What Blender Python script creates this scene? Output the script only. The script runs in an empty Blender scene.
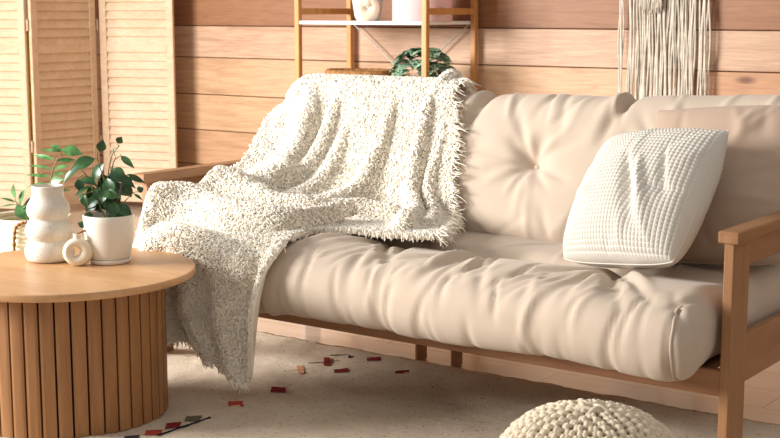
import bpy, math, random
import numpy as np
from mathutils import Vector, Matrix
random.seed(7); rng = np.random.default_rng(7)
D = bpy.data; C = bpy.context.scene.collection
PI = math.pi

# ------------------------------------------------------------------ camera, world, light, exposure
YAW = math.radians(35.69); PITCH = math.radians(8.73)
cam = D.cameras.new('camera'); cam.sensor_width = 36; cam.lens = 1355/780*36
cam.dof.use_dof = True; cam.dof.focus_distance = 3.7; cam.dof.aperture_fstop = 9
cam.clip_end = 60
co = D.objects.new('camera', cam); C.objects.link(co)
co.location = (0, 0, 1.105); co.rotation_euler = (PI/2-PITCH, 0, YAW)
bpy.context.scene.camera = co
sc = bpy.context.scene
sc.view_settings.view_transform = 'Standard'; sc.view_settings.look = 'None'
sc.view_settings.gamma = 1; sc.view_settings.use_curve_mapping = False
sc.view_settings.exposure = 0.04
w = D.worlds.new('world'); sc.world = w; w.use_nodes = True
bg = w.node_tree.nodes['Background']; bg.inputs[0].default_value = (1.0, .96, .92, 1); bg.inputs[1].default_value = .56
def area(name, loc, target, sx, sy, power, col):
    l = D.lights.new(name, 'AREA'); l.shape = 'RECTANGLE'; l.size = sx; l.size_y = sy
    l.energy = power; l.color = col; l.spread = math.radians(120)
    o = D.objects.new(name, l); C.objects.link(o); o.location = loc
    o.rotation_euler = (Vector(target)-Vector(loc)).to_track_quat('-Z', 'Y').to_euler()
    return o
area('window_daylight', (-6.5, -.1, 2.0), (-4.0, 3.6, .5), 2.9, 1.7, 370, (1, .985, .965))

# ------------------------------------------------------------------ helpers
def obj(name, V, F, mat, parent=None, smooth=True, mats=None, fm=None):
    V = np.asarray(V, float).reshape(-1, 3)
    if parent is not None: V = V-np.array(parent_origin(parent))
    me = D.meshes.new(name)
    if isinstance(F, np.ndarray):
        n, k = F.shape
        me.vertices.add(len(V)); me.vertices.foreach_set('co', V.astype(np.float32).ravel())
        me.loops.add(n*k); me.loops.foreach_set('vertex_index', F.astype(np.int32).ravel())
        me.polygons.add(n); me.polygons.foreach_set('loop_start', np.arange(0, n*k, k, dtype=np.int32))
        me.update(calc_edges=True); me.validate()
    else:
        me.from_pydata(V.tolist(), [], F); me.update()
    for m in (mats or [mat]): me.materials.append(m)
    if fm is not None: me.polygons.foreach_set('material_index', np.asarray(fm, dtype=np.int32))
    me.polygons.foreach_set('use_smooth', [bool(smooth)]*len(me.polygons))
    o = D.objects.new(name, me); C.objects.link(o)
    if parent is not None: o.parent = parent
    return o
def parent_origin(p):
    v = Vector(p.location)
    while p.parent: p = p.parent; v += Vector(p.location)
    return v
def thing(name, label, cat, loc, group=None):
    o = D.objects.new(name, None); C.objects.link(o); o.location = loc; o.empty_display_size = .05
    o['label'] = label; o['category'] = cat
    if group: o['group'] = group
    return o
def tag(o, label=None, cat=None, group=None, kind=None):
    for k, v in (('label', label), ('category', cat), ('group', group), ('kind', kind)):
        if v: o[k] = v
    return o
class MB:
    def __init__(s): s.v = []; s.f = []; s.m = []
    def add(s, V, F, m=0):
        b = len(s.v); s.v += [tuple(map(float, p)) for p in V]; s.f += [tuple(int(i)+b for i in f) for f in F]; s.m += [m]*len(F)
    def box(s, x0, x1, y0, y1, z0, z1, bev=.0015, m=0, M=None):
        # box with chamfered edges
        b = min(bev, abs(x1-x0)*.45, abs(y1-y0)*.45, abs(z1-z0)*.45)
        c = ((x0+x1)/2, (y0+y1)/2, (z0+z1)/2); h = ((x1-x0)/2, (y1-y0)/2, (z1-z0)/2)
        V = []; idx = {}
        for sx in (-1, 1):
            for sy in (-1, 1):
                for sz in (-1, 1):
                    for ax in range(3):
                        p = [sx*(h[0]-b), sy*(h[1]-b), sz*(h[2]-b)]; p[ax] += (sx, sy, sz)[ax]*b
                        idx[(sx, sy, sz, ax)] = len(V); V.append((c[0]+p[0], c[1]+p[1], c[2]+p[2]))
        F = []
        def sgn(ax, v, a1, v1, a2, v2):
            k = [0, 0, 0]; k[ax] = v; k[a1] = v1; k[a2] = v2; return tuple(k)
        for ax in range(3):
            a1, a2 = (ax+1) % 3, (ax+2) % 3
            for v in (-1, 1):
                f = [idx[sgn(ax, v, a1, p, a2, q)+(ax,)] for p, q in ((-1, -1), (1, -1), (1, 1), (-1, 1))]
                F.append(f if v > 0 else f[::-1])
            for p in (-1, 1):
                for q in (-1, 1):
                    A = sgn(ax, -1, a1, p, a2, q); B = sgn(ax, 1, a1, p, a2, q)
                    f = [idx[A+(a1,)], idx[B+(a1,)], idx[B+(a2,)], idx[A+(a2,)]]
                    F.append(f if p*q > 0 else f[::-1])
        for sx in (-1, 1):
            for sy in (-1, 1):
                for sz in (-1, 1):
                    f = [idx[(sx, sy, sz, a)] for a in range(3)]
                    F.append(f if sx*sy*sz > 0 else f[::-1])
        if M is not None: V = [tuple(M @ Vector(p)) for p in V]
        s.add(V, F, m)
    def tube(s, pts, r, n=8, m=0, cap=True):
        pts = np.asarray(pts, float); k = len(pts)
        rr = np.full(k, r) if np.isscalar(r) else np.asarray(r, float)
        t = np.gradient(pts, axis=0); t /= np.linalg.norm(t, axis=1)[:, None]+1e-12
        u = np.cross(t[0], [0.03, .1, 1]); 
        if np.linalg.norm(u) < 1e-3: u = np.cross(t[0], [1, 0, 0])
        V = []
        for i in range(k):
            u = u-t[i]*(u@t[i]); u /= np.linalg.norm(u)+1e-12; v = np.cross(t[i], u)
            for j in range(n):
                a = 2*PI*j/n; V.append(pts[i]+rr[i]*(u*math.cos(a)+v*math.sin(a)))
        F = [(i*n+j, i*n+(j+1) % n, (i+1)*n+(j+1) % n, (i+1)*n+j) for i in range(k-1) for j in range(n)]
        if cap: F += [tuple(range(n))[::-1], tuple((k-1)*n+j for j in range(n))]
        s.add(V, F, m)
    def lathe(s, prof, c=(0, 0, 0), n=64, m=0):
        k = len(prof); V = []
        for r, z in prof:
            for j in range(n):
                a = 2*PI*j/n; V.append((c[0]+r*math.cos(a), c[1]+r*math.sin(a), c[2]+z))
        F = [(i*n+j, i*n+(j+1) % n, (i+1)*n+(j+1) % n, (i+1)*n+j) for i in range(k-1) for j in range(n)]
        F += [tuple(range(n))[::-1], tuple((k-1)*n+j for j in range(n))]
        s.add(V, F, m)
    def build(s, name, mat, parent=None, smooth=False, mats=None):
        return obj(name, s.v, s.f, mat, parent, smooth, mats, s.m)
def cr(P, t):
    """Catmull-Rom through rows of P at parameters t (0..len-1)."""
    P = np.asarray(P, float); n = len(P); t = np.clip(t, 0, n-1-1e-9); i = t.astype(int); f = (t-i)
    f = f.reshape((-1,)+(1,)*(P.ndim-1))
    g = lambda k: P[np.clip(k, 0, n-1)]
    p0 = np.where((i == 0).reshape(f.shape), 2*g(i)-g(i+1), g(i-1)); p1 = g(i); p2 = g(i+1)
    p3 = np.where((i+2 > n-1).reshape(f.shape), 2*g(i+1)-g(i), g(i+2))
    return .5*((2*p1)+(-p0+p2)*f+(2*p0-5*p1+4*p2-p3)*f*f+(-p0+3*p1-3*p2+p3)*f**3)
def spline(P, n): return cr(P, np.linspace(0, len(P)-1, n))

# ------------------------------------------------------------------ materials
def lin(c): return tuple(((v/255)/12.92 if v/255 <= .04045 else ((v/255+.055)/1.055)**2.4) for v in c)+(1,)
def newmat(name, rough=.6, spec=.4):
    m = D.materials.new(name); m.use_nodes = True; nt = m.node_tree; b = nt.nodes['Principled BSDF']
    b.inputs['Roughness'].default_value = rough; b.inputs['Specular IOR Level'].default_value = spec
    return m, nt, b
def coords(nt, scale, rot=(0, 0, 0)):
    tc = nt.nodes.new('ShaderNodeTexCoord'); mp = nt.nodes.new('ShaderNodeMapping')
    mp.inputs['Scale'].default_value = scale; mp.inputs['Rotation'].default_value = rot
    nt.links.new(tc.outputs['Object'], mp.inputs[0]); return mp.outputs[0]
def noise(nt, vec, scale, detail=4, rough=.55, dist=0):
    n = nt.nodes.new('ShaderNodeTexNoise'); n.inputs['Scale'].default_value = scale; n.inputs['Detail'].default_value = detail
    n.inputs['Roughness'].default_value = rough; n.inputs['Distortion'].default_value = dist
    if vec is not None: nt.links.new(vec, n.inputs['Vector'])
    return n.outputs['Fac']
def ramp(nt, fac, stops):
    r = nt.nodes.new('ShaderNodeValToRGB'); e = r.color_ramp.elements
    while len(e) < len(stops): e.new(.5)
    for k, (p, c) in enumerate(stops): e[k].position = p; e[k].color = c
    nt.links.new(fac, r.inputs[0]); return r.outputs[0]
def mix(nt, a, b, fac, mode='MIX'):
    m = nt.nodes.new('ShaderNodeMix'); m.data_type = 'RGBA'; m.blend_type = mode
    for s, v in ((m.inputs[0], fac), (m.inputs[6], a), (m.inputs[7], b)):
        if hasattr(v, 'is_linked') or hasattr(v, 'links'): nt.links.new(v, s)
        else: s.default_value = v
    return m.outputs[2]
def bump(nt, b, h, strength=.3, dist=.002):
    n = nt.nodes.new('ShaderNodeBump'); n.inputs['Strength'].default_value = strength; n.inputs['Distance'].default_value = dist
    nt.links.new(h, n.inputs['Height']); nt.links.new(n.outputs[0], b.inputs['Normal'])
def plain(name, c, rough=.6, spec=.4, var=.06, vs=6, bs=0, bscale=200):
    m, nt, b = newmat(name, rough, spec); v = coords(nt, (1, 1, 1))
    c0 = lin(tuple(x*(1-var) for x in c)); c1 = lin(tuple(min(255, x*(1+var)) for x in c))
    nt.links.new(ramp(nt, noise(nt, v, vs), [(.3, c0), (.7, c1)]), b.inputs['Base Color'])
    if bs: bump(nt, b, noise(nt, v, bscale, 2), bs, .001)
    return m
def wood(name, ca, cb, cc, axis='x', scale=1., rough=.5, spec=.4, bs=.15, streak=14):
    """grain runs along axis"""
    m, nt, b = newmat(name, rough, spec)
    long_, cross = 1.2*scale, streak*scale
    sc_ = {'x': (long_, cross, cross), 'y': (cross, long_, cross), 'z': (cross, cross, long_)}[axis]
    v = coords(nt, sc_)
    a = noise(nt, v, 1.6, 6, .6, .6); f = noise(nt, v, 9, 4, .6)
    col = ramp(nt, a, [(.28, lin(ca)), (.5, lin(cb)), (.72, lin(cc))])
    fine = ramp(nt, f, [(.35, (.82, .8, .78, 1)), (.6, (1, 1, 1, 1))])
    nt.links.new(mix(nt, col, fine, .6, 'MULTIPLY'), b.inputs['Base Color'])
    bump(nt, b, f, bs, .001)
    return m
def fabric(name, c, weave=900, bs=.25):
    m, nt, b = newmat(name, .92, .15); v = coords(nt, (1, 1, 1))
    nt.links.new(ramp(nt, noise(nt, v, 5, 5), [(.3, lin(tuple(x*.965 for x in c))), (.7, lin(tuple(min(255, x*1.02) for x in c)))]), b.inputs['Base Color'])
    b.inputs['Sheen Weight'].default_value = .15; b.inputs['Sheen Roughness'].default_value = .5
    bump(nt, b, noise(nt, v, weave, 2), bs, .0006)
    return m

M_arm = wood('oiled_beech', (144, 101, 66), (157, 113, 76), (168, 126, 88), 'y', 1, .45)
M_post = wood('beech_upright', (144, 101, 66), (157, 113, 76), (168, 126, 88), 'z', 1, .45)
M_rail = wood('beech_rail', (142, 98, 66), (155, 110, 76), (166, 122, 86), 'x', 1, .45)
M_futon = fabric('beige_cotton', (193, 175, 156))
M_pillow_beige = fabric('sand_cotton', (178, 154, 134))
M_tabletop = wood('oak_veneer_top', (188, 142, 96), (198, 152, 106), (206, 162, 116), 'x', .8, .38, .5, .05, 9)
M_slat = wood('oak_slats', (134, 90, 52), (150, 104, 62), (164, 118, 74), 'z', 1.3, .5, .4, .15, 16)
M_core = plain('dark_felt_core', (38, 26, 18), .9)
M_screen = wood('pine_screen', (212, 182, 148), (220, 191, 158), (227, 200, 170), 'x', 1, .55, .3, .05, 8)
M_bamboo = wood('bamboo', (184, 126, 66), (198, 142, 80), (208, 154, 92), 'z', 1, .45, .4)
M_white = plain('white_lacquer', (240, 240, 238), .35, .5, .01)
M_wire = plain('galvanised_wire', (200, 198, 192), .35, .5, .02)
M_speckle, _nt, _b = newmat('speckled_stoneware', .55, .35)
_v = coords(_nt, (1, 1, 1)); _f = noise(_nt, _v, 210, 2, .6)
_nt.links.new(ramp(_nt, _f, [(.30, lin((140, 120, 96))), (.35, lin((222, 214, 200)))]), _b.inputs['Base Color'])
bump(_nt, _b, _f, .15, .0008)
M_pot = plain('matte_white_ceramic', (226, 220, 206), .42, .4, .01)
M_cream = plain('cream_ceramic', (232, 218, 192), .3, .5, .02)
M_soil = plain('potting_soil', (62, 44, 32), .95, .1, .3, 90, .6, 120)
def leafmat(name, c0, c1, rough=.35, spec=.5, sc=30):
    m, nt, b = newmat(name, rough, spec); v = coords(nt, (1, 1, 1))
    nt.links.new(ramp(nt, noise(nt, v, sc, 3), [(.35, lin(c0)), (.65, lin(c1))]), b.inputs['Base Color'])
    b.inputs['Subsurface Weight'].default_value = 0
    return m
M_leaf = leafmat('glossy_green_leaf', (24, 58, 28), (56, 98, 46))
M_zz = leafmat('zamia_leaf', (48, 96, 46), (96, 142, 82))
M_stem = plain('green_brown_stem', (104, 98, 58), .6)
M_twig = plain('dried_twig', (140, 92, 56), .8)
M_rope = plain('brown_rope', (132, 92, 52), .9, .1, .25, 120)
M_basket = plain('pale_woven_cotton', (236, 226, 196), .9, .1, .05, 8, .4, 300)
M_blanket = plain('cream_boucle', (246, 237, 221), .95, .1, .012, 10)
M_blanket_base = plain('cream_blanket_backing', (243, 233, 216), .95, .05, .03, 10)
M_waffle = plain('white_waffle_cotton', (210, 204, 193), .9, .15, .015, 10, .2, 700)
M_yarn = plain('undyed_cotton_yarn', (216, 200, 176), .92, .1, .05, 40, .5, 500)
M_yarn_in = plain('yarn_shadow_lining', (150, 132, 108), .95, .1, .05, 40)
M_cord = plain('cotton_cord', (206, 196, 180), .9, .1, .08, 30, .4, 600)
M_seagrass = plain('seagrass_weave', (150, 108, 68), .85, .1, .25, 60, .5, 200)

# ------------------------------------------------------------------ setting: floor, walls, rug
WY, WX = 5.55, -6.7
m, nt, b = newmat('light_laminate', .16, .5); v = coords(nt, (1.1, 9, 9))
br = nt.nodes.new('ShaderNodeTexBrick'); br.inputs['Scale'].default_value = 1; br.inputs['Brick Width'].default_value = 1.3; br.inputs['Row Height'].default_value = .19
br.inputs['Mortar Size'].default_value = .0016; br.inputs['Color1'].default_value = lin((212, 192, 174)); br.inputs['Color2'].default_value = lin((202, 180, 160)); br.inputs['Mortar'].default_value = lin((150, 116, 90))
nt.links.new(coords(nt, (1, 1, 1)), br.inputs['Vector'])
g = ramp(nt, noise(nt, v, 1.5, 6, .6, .5), [(.3, (.86, .84, .82, 1)), (.7, (1, 1, 1, 1))])
nt.links.new(mix(nt, br.outputs['Color'], g, .8, 'MULTIPLY'), b.inputs['Base Color'])
M_floor = m
mb = MB(); mb.box(WX, 2.2, -3, WY, -.06, 0, .001); tag(mb.build('floor', M_floor), kind='structure')

# plank wall: every board its own tint, grooves between rows and at the butt joints
m, nt, b = newmat('knotty_wall_planks', .5, .35)
att = nt.nodes.new('ShaderNodeAttribute'); att.attribute_name = 'tint'
off = nt.nodes.new('ShaderNodeAttribute'); off.attribute_name = 'shift'
tc = nt.nodes.new('ShaderNodeTexCoord'); va = nt.nodes.new('ShaderNodeVectorMath'); va.operation = 'ADD'
nt.links.new(tc.outputs['Object'], va.inputs[0]); nt.links.new(off.outputs['Vector'], va.inputs[1])
mp = nt.nodes.new('ShaderNodeMapping'); mp.inputs['Scale'].default_value = (1.5, 1, 13); nt.links.new(va.outputs[0], mp.inputs[0])
a = noise(nt, mp.outputs[0], 1.3, 7, .62, 1.1)
mp2 = nt.nodes.new('ShaderNodeMapping'); mp2.inputs['Scale'].default_value = (3, 1, 60); nt.links.new(va.outputs[0], mp2.inputs[0])
f = noise(nt, mp2.outputs[0], 2.2, 4, .6, .3)
vo = nt.nodes.new('ShaderNodeTexVoronoi'); vo.inputs['Scale'].default_value = 1
mp3 = nt.nodes.new('ShaderNodeMapping'); mp3.inputs['Scale'].default_value = (1.7, .01, 4.4); nt.links.new(va.outputs[0], mp3.inputs[0]); nt.links.new(mp3.outputs[0], vo.inputs['Vector'])
knot = ramp(nt, vo.outputs['Distance'], [(.03, lin((118, 66, 34))), (.1, (1, 1, 1, 1))])
g = ramp(nt, a, [(.28, (.66, .57, .5, 1)), (.5, (.92, .89, .86, 1)), (.72, (1.0, 1.0, 1.0, 1))])
c1 = mix(nt, att.outputs['Color'], g, .85, 'MULTIPLY')
c2 = mix(nt, c1, ramp(nt, f, [(.35, (.78, .73, .7, 1)), (.6, (1, 1, 1, 1))]), .8, 'MULTIPLY')
c3 = mix(nt, c2, knot, .75, 'MULTIPLY')
nt.links.new(c3, b.inputs['Base Color']); bump(nt, b, f, .3, .002)
M_planks = m; M_groove = plain('plank_groove', (70, 38, 22), .9)
seams = [0, .25, .446, .645, .85, 1.024, 1.215, 1.41, 1.60, 1.80, 2.0, 2.2, 2.4, 2.6]
joints = {4: [-1.985, -.2], 3: [-2.62, -.9], 5: [-5.6, -2.5, -.4], 2: [-1.2], 6: [-3.7, -1.2], 1: [-2.2], 0: [-4, -1]}
tints = {0: (206, 168, 134), 1: (208, 166, 130), 2: (216, 178, 142), 3: (214, 176, 142), 4: (214, 178, 152), 5: (162, 114, 80), 6: (190, 140, 104)}
mb = MB(); T = []; S = []
for k in range(len(seams)-1):
    xs = [WX]+joints.get(k, [-4.4+.7*(k % 3), -1.7+.5*(k % 2)])+[2.2]
    for j in range(len(xs)-1):
        n0 = len(mb.v); mb.box(xs[j]+.0012, xs[j+1]-.0012, WY, WY+.02, seams[k]+.0022, seams[k+1]-.0022, .002)
        t = tints.get(k, (216, 160, 116)); q = 1+.05*(random.random()-.5)
        if k == 4 and j == 1: t = (196, 148, 116)
        if k == 3 and j >= 1: t = (206, 158, 122)
        T += [lin((t[0]*q*.96, t[1]*q*.955, t[2]*q*.93))]*(len(mb.v)-n0); S += [(7.3*k+3.1*j, 0, 5.7*k+1.3*j)]*(len(mb.v)-n0)
n0 = len(mb.v); mb.box(WX, 2.2, WY+.014, WY+.05, 0, 2.6, .001, 1)
T += [(0.1, .05, .03, 1)]*(len(mb.v)-n0); S += [(0, 0, 0)]*(len(mb.v)-n0)
wb = mb.build('wall_back', M_planks, mats=[M_planks, M_groove]); tag(wb, kind='structure')
ca = wb.data.color_attributes.new('tint', 'FLOAT_COLOR', 'POINT'); ca.data.foreach_set('color', np.array(T, np.float32).ravel())
va_ = wb.data.attributes.new('shift', 'FLOAT_VECTOR', 'POINT'); va_.data.foreach_set('vector', np.array(S, np.float32).ravel())

# left wall with the daylight window opening
M_plaster = plain('warm_white_plaster', (238, 228, 214), .9, .2, .02)
mb = MB()
mb.box(WX-.1, WX, -3, -1.75, 0, 2.6, .001); mb.box(WX-.1, WX, 1.55, WY+.05, 0, 2.6, .001)
mb.box(WX-.1, WX, -1.75, 1.55, 0, 1.0, .001); mb.box(WX-.1, WX, -1.75, 1.55, 2.5, 2.6, .001)
tag(mb.build('wall_left', M_plaster), kind='structure')
mb = MB()
for y0, y1, z0, z1 in ((-1.75, -1.69, 1.0, 2.5), (1.49, 1.55, 1.0, 2.5), (-.13, -.07, 1.06, 2.44), (-1.69, 1.49, 1.0, 1.06), (-1.69, 1.49, 2.44, 2.5)):
    mb.box(WX-.08, WX-.02, y0, y1, z0, z1, .003)
tag(mb.build('window_1', M_white), kind='structure')

# rug: thick pile with small woven colour marks
m, nt, b = newmat('wool_pile', .97, .05); v = coords(nt, (1, 1, 1))
base = ramp(nt, noise(nt, v, 4, 6, .6), [(.3, lin((206, 188, 166))), (.7, lin((222, 206, 184)))])
spk = ramp(nt, noise(nt, v, 75, 3, .6), [(.33, (.55, .42, .32, 1)), (.40, (1, 1, 1, 1))])
nt.links.new(mix(nt, base, spk, .75, 'MULTIPLY'), b.inputs['Base Color'])
hn = noise(nt, v, 260, 3, .7); hb = noise(nt, v, 26, 4, .6)
ad = nt.nodes.new('ShaderNodeMath'); ad.operation = 'ADD'; nt.links.new(hn, ad.inputs[0]); nt.links.new(hb, ad.inputs[1])
bump(nt, b, ad.outputs[0], .8, .006)
M_rug = m
cols = {'red': (168, 70, 56), 'dred': (122, 40, 44), 'olive': (104, 94, 74), 'dark': (52, 50, 54), 'navy': (38, 40, 50), 'faint': (206, 150, 118)}
Mc = {k: plain('dyed_wool_'+k, c_, .97, .05, .15, 150, .6, 300) for k, c_ in cols.items()}
keys = ['red', 'dred', 'olive', 'dark', 'navy', 'faint']
RX0, RX1, RY0, RY1, RZ = -4.35, .6, 1.3, 3.44, .012
nx, ny = 330, 143
gx, gy = np.meshgrid(np.linspace(RX0, RX1, nx), np.linspace(RY0, RY1, ny))
z = np.full(gx.shape, RZ)+rng.normal(0, .0009, gx.shape)
for _ in range(14):
    kx, ky = rng.normal(0, 22, 2); z += .0006*np.sin(kx*gx+ky*gy+rng.uniform(0, 6))
V = np.stack([gx, gy, z], -1).reshape(-1, 3)
I = np.arange(nx*ny).reshape(ny, nx)
F = np.stack([I[:-1, :-1], I[:-1, 1:], I[1:, 1:], I[1:, :-1]], -1).reshape(-1, 4)
rim = list(I[0, :])+list(I[1:, -1])+list(I[-1, -2::-1])+list(I[-2:0:-1, 0])
Fl = [tuple(map(int, q)) for q in F]; Vl = V.tolist(); fm = [0]*len(Fl)
bb = len(Vl); Vl += [(V[i][0], V[i][1], .0005) for i in rim]
for k in range(len(rim)):
    k2 = (k+1) % len(rim); Fl.append((int(rim[k2]), int(rim[k]), bb+k, bb+k2)); fm.append(0)
Fl.append(tuple(range(bb, bb+len(rim)))[::-1]); fm.append(0)
def mark(corners, col):
    b0 = len(Vl); c = np.array(corners, float)
    n = 5
    for i in range(n+1):
        for j in range(n+1):
            p = (c[0]*(1-j/n)+c[1]*j/n)*(1-i/n)+(c[3]*(1-j/n)+c[2]*j/n)*i/n
            Vl.append((p[0]+random.gauss(0, .0009), p[1]+random.gauss(0, .0009), RZ+.0019))
    for i in range(n):
        for j in range(n):
            a_ = b0+i*(n+1)+j; Fl.append((a_, a_+n+1, a_+n+2, a_+1)); fm.append(1+keys.index(col))
MARKS = [([(-2.536, 2.745), (-2.504, 2.773), (-2.467, 2.734), (-2.497, 2.706)], 'red'),
 ([(-2.538, 2.933), (-2.496, 2.95), (-2.466, 2.914), (-2.5, 2.889)], 'dred'), ([(-2.505, 3.192), (-2.481, 3.231), (-2.452, 3.194), (-2.48, 3.16)], 'dred'),
 ([(-2.51, 3.368), (-2.477, 3.4), (-2.452, 3.364), (-2.484, 3.333)], 'dred'), ([(-2.343, 3.294), (-2.314, 3.322), (-2.291, 3.289), (-2.326, 3.264)], 'dred'),
 ([(-2.622, 3.288), (-2.607, 3.300), (-2.546, 3.222), (-2.56, 3.211)], 'dred'), ([(-2.628, 3.162), (-2.611, 3.174), (-2.552, 3.102), (-2.566, 3.091)], 'faint'),
 ([(-2.606, 3.394), (-2.595, 3.412), (-2.541, 3.341), (-2.55, 3.324)], 'dark'), ([(-2.531, 2.572), (-2.502, 2.604), (-2.475, 2.567), (-2.504, 2.536)], 'olive'),
 ([(-2.531, 2.499), (-2.505, 2.529), (-2.475, 2.491), (-2.501, 2.461)], 'dred'), ([(-2.529, 2.42), (-2.499, 2.452), (-2.473, 2.419), (-2.502, 2.387)], 'red'),
 ([(-2.539, 2.355), (-2.514, 2.384), (-2.491, 2.354), (-2.516, 2.326)], 'dark'),
 ([(-2.481, 2.407), (-2.476, 2.605), (-2.466, 2.605), (-2.469, 2.407)], 'navy'), ([(-2.621, 3.206), (-2.559, 3.289), (-2.553, 3.285), (-2.615, 3.202)], 'dred'),
 ([(-2.627, 3.325), (-2.547, 3.406), (-2.542, 3.402), (-2.621, 3.321)], 'dark'), ([(-2.622, 3.095), (-2.57, 3.162), (-2.566, 3.159), (-2.617, 3.091)], 'faint')]
for c_, k_ in MARKS: mark(c_, k_)
o = obj('rug', Vl, Fl, M_rug, None, True, [M_rug]+[Mc[k] for k in keys], fm)
tag(o, 'large cream speckled wool rug with small red and black woven marks under the sofa', 'rug')

# ------------------------------------------------------------------ folding louvred screen
scr = thing('folding_screen', 'tall pale pine louvred folding screen in the left corner by the plank wall', 'folding screen', (-5.8, 4.79, 0))
def screen_panel(p0, p1):
    p0 = np.array(p0+(0,)); p1 = np.array(p1+(0,)); L = np.linalg.norm(p1-p0); e = (p1-p0)/L; n = np.cross([0, 0, 1], e)
    M = Matrix(((e[0], n[0], 0, p0[0]), (e[1], n[1], 0, p0[1]), (0, 0, 1, 0), (0, 0, 0, 1)))
    mb = MB(); H = 1.78; sw = .045
    mb.box(.004, sw, -.011, .011, .01, H, .002, M=M); mb.box(L-sw, L-.004, -.011, .011, .01, H, .002, M=M)
    for z0, z1 in ((.04, .1), (.878, .92), (H-.06, H-.005)): mb.box(sw, L-sw, -.01, .01, z0, z1, .002, M=M)
    fr = mb.build('screen_panel', M_screen, scr)
    mb = MB()
    for z0, z1 in ((.1, .878), (.92, H-.06)):
        n_ = round((z1-z0)/.0462)
        for k in range(n_):
            zc = z0+(k+.5)*(z1-z0)/n_
            R_ = M @ Matrix.Translation((0, 0, zc)) @ Matrix.Rotation(math.radians(-15), 4, 'X')
            mb.box(sw-.004, L-sw+.004, -.0035, .0035, -.0262, .0262, .002, M=R_)
    lv = mb.build('louvre_slats', M_screen, fr)
P1, P2, P3, P0 = (-5.80, 4.79), (-5.78, 5.24), (-5.36, 5.40), (-6.22, 4.63)
screen_panel((-6.23, 4.62), (-5.818, 4.782)); screen_panel((-5.803, 4.79), (-5.785, 5.235)); screen_panel((-5.765, 5.25), (-5.345, 5.41))
for z0 in (.35, 1.0, 1.5):
    for hx, hy in ((-5.812, 4.785), (-5.778, 5.245)):
        mb = MB(); mb.tube([(hx, hy, z0), (hx, hy, z0+.06)], .006); mb.build('hinge', M_screen, scr)
# slim pole leaning unseen behind the screen except at the gap between two panels
pl = thing('garden_pole', 'yellow pole with a red band seen through the gap between screen panels', 'pole', (-6.02, 4.97, 0))
M_yel = plain('yellow_paint', (240, 216, 40), .5); M_red = plain('red_paint', (206, 62, 48), .5)
mb = MB(); mb.tube([(-6.02, 4.97, 0), (-6.02, 4.97, .985)], .022, 16); mb.build('shaft', M_yel, pl, True)
mb = MB(); mb.tube([(-6.02, 4.97, .985), (-6.02, 4.97, 1.012)], .023, 16); mb.build('red_band', M_red, pl, True)
mb = MB(); mb.tube([(-6.02, 4.97, 1.012), (-6.02, 4.97, 1.3)], .012, 16); mb.build('pole_tip', M_white, pl, True)

# ------------------------------------------------------------------ bamboo shelf unit behind the sofa
SX0, SX1, SY0, SY1 = -4.225, -3.455, 5.09, 5.53
sh = thing('shelf_unit', 'bamboo shelf unit with white boards standing behind the sofa', 'shelf', ((SX0+SX1)/2, (SY0+SY1)/2, 0))
for x0 in (SX0, SX1-.028):
    for y0 in (SY0, SY1-.028):
        mb = MB(); mb.box(x0, x0+.028, y0, y0+.028, 0, 1.5, .003); mb.build('post', M_bamboo, sh)
for x0 in (SX0+.004, SX1-.024):
    for z0 in (.14, .66, 1.088, 1.40):
        mb = MB(); mb.box(x0, x0+.02, SY0+.028, SY1-.028, z0, z0+.03, .003); mb.build('side_rail', M_bamboo, sh)
for z0 in (.17, .69, 1.042, 1.43):
    mb = MB(); mb.box(SX0+.029, SX1-.029, SY0+.002, SY1-.002, z0, z0+.016, .002)
    mb.build('shelf_board', M_white, sh)
for (xa, za), (xb, zb) in (((-4.19, 1.04), (-3.5, .5)), ((-3.5, 1.04), (-4.19, .5))):
    mb = MB(); mb.tube([(xa, SY1-.014, za), (xb, SY1-.014-.008*(xa > -4), zb)], .0032, 8); mb.build('brace_wire', M_wire, sh, True)

# items on the upper board
ZB = 1.058
def vase_prof(c, prof, name, mat, label, cat, n=64):
    mb = MB(); mb.lathe(prof, c, n); o = mb.build(name, mat, None, True); return tag(o, label, cat)
M_bluegrey = plain('pale_grey_glaze', (214, 220, 220), .35, .4, .02); M_pink = plain('dusty_pink_card', (226, 190, 188), .7, .2, .03)
vase_prof((-3.94, 5.30, ZB), [(.052, 0), (.062, .02), (.075, .1), (.086, .2), (.083, .2), (.07, .1), (.052, .012)], 'tapered_vase', M_bluegrey, 'pale grey tapered vase on the shelf behind the cream loop vase', 'vase')
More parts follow.
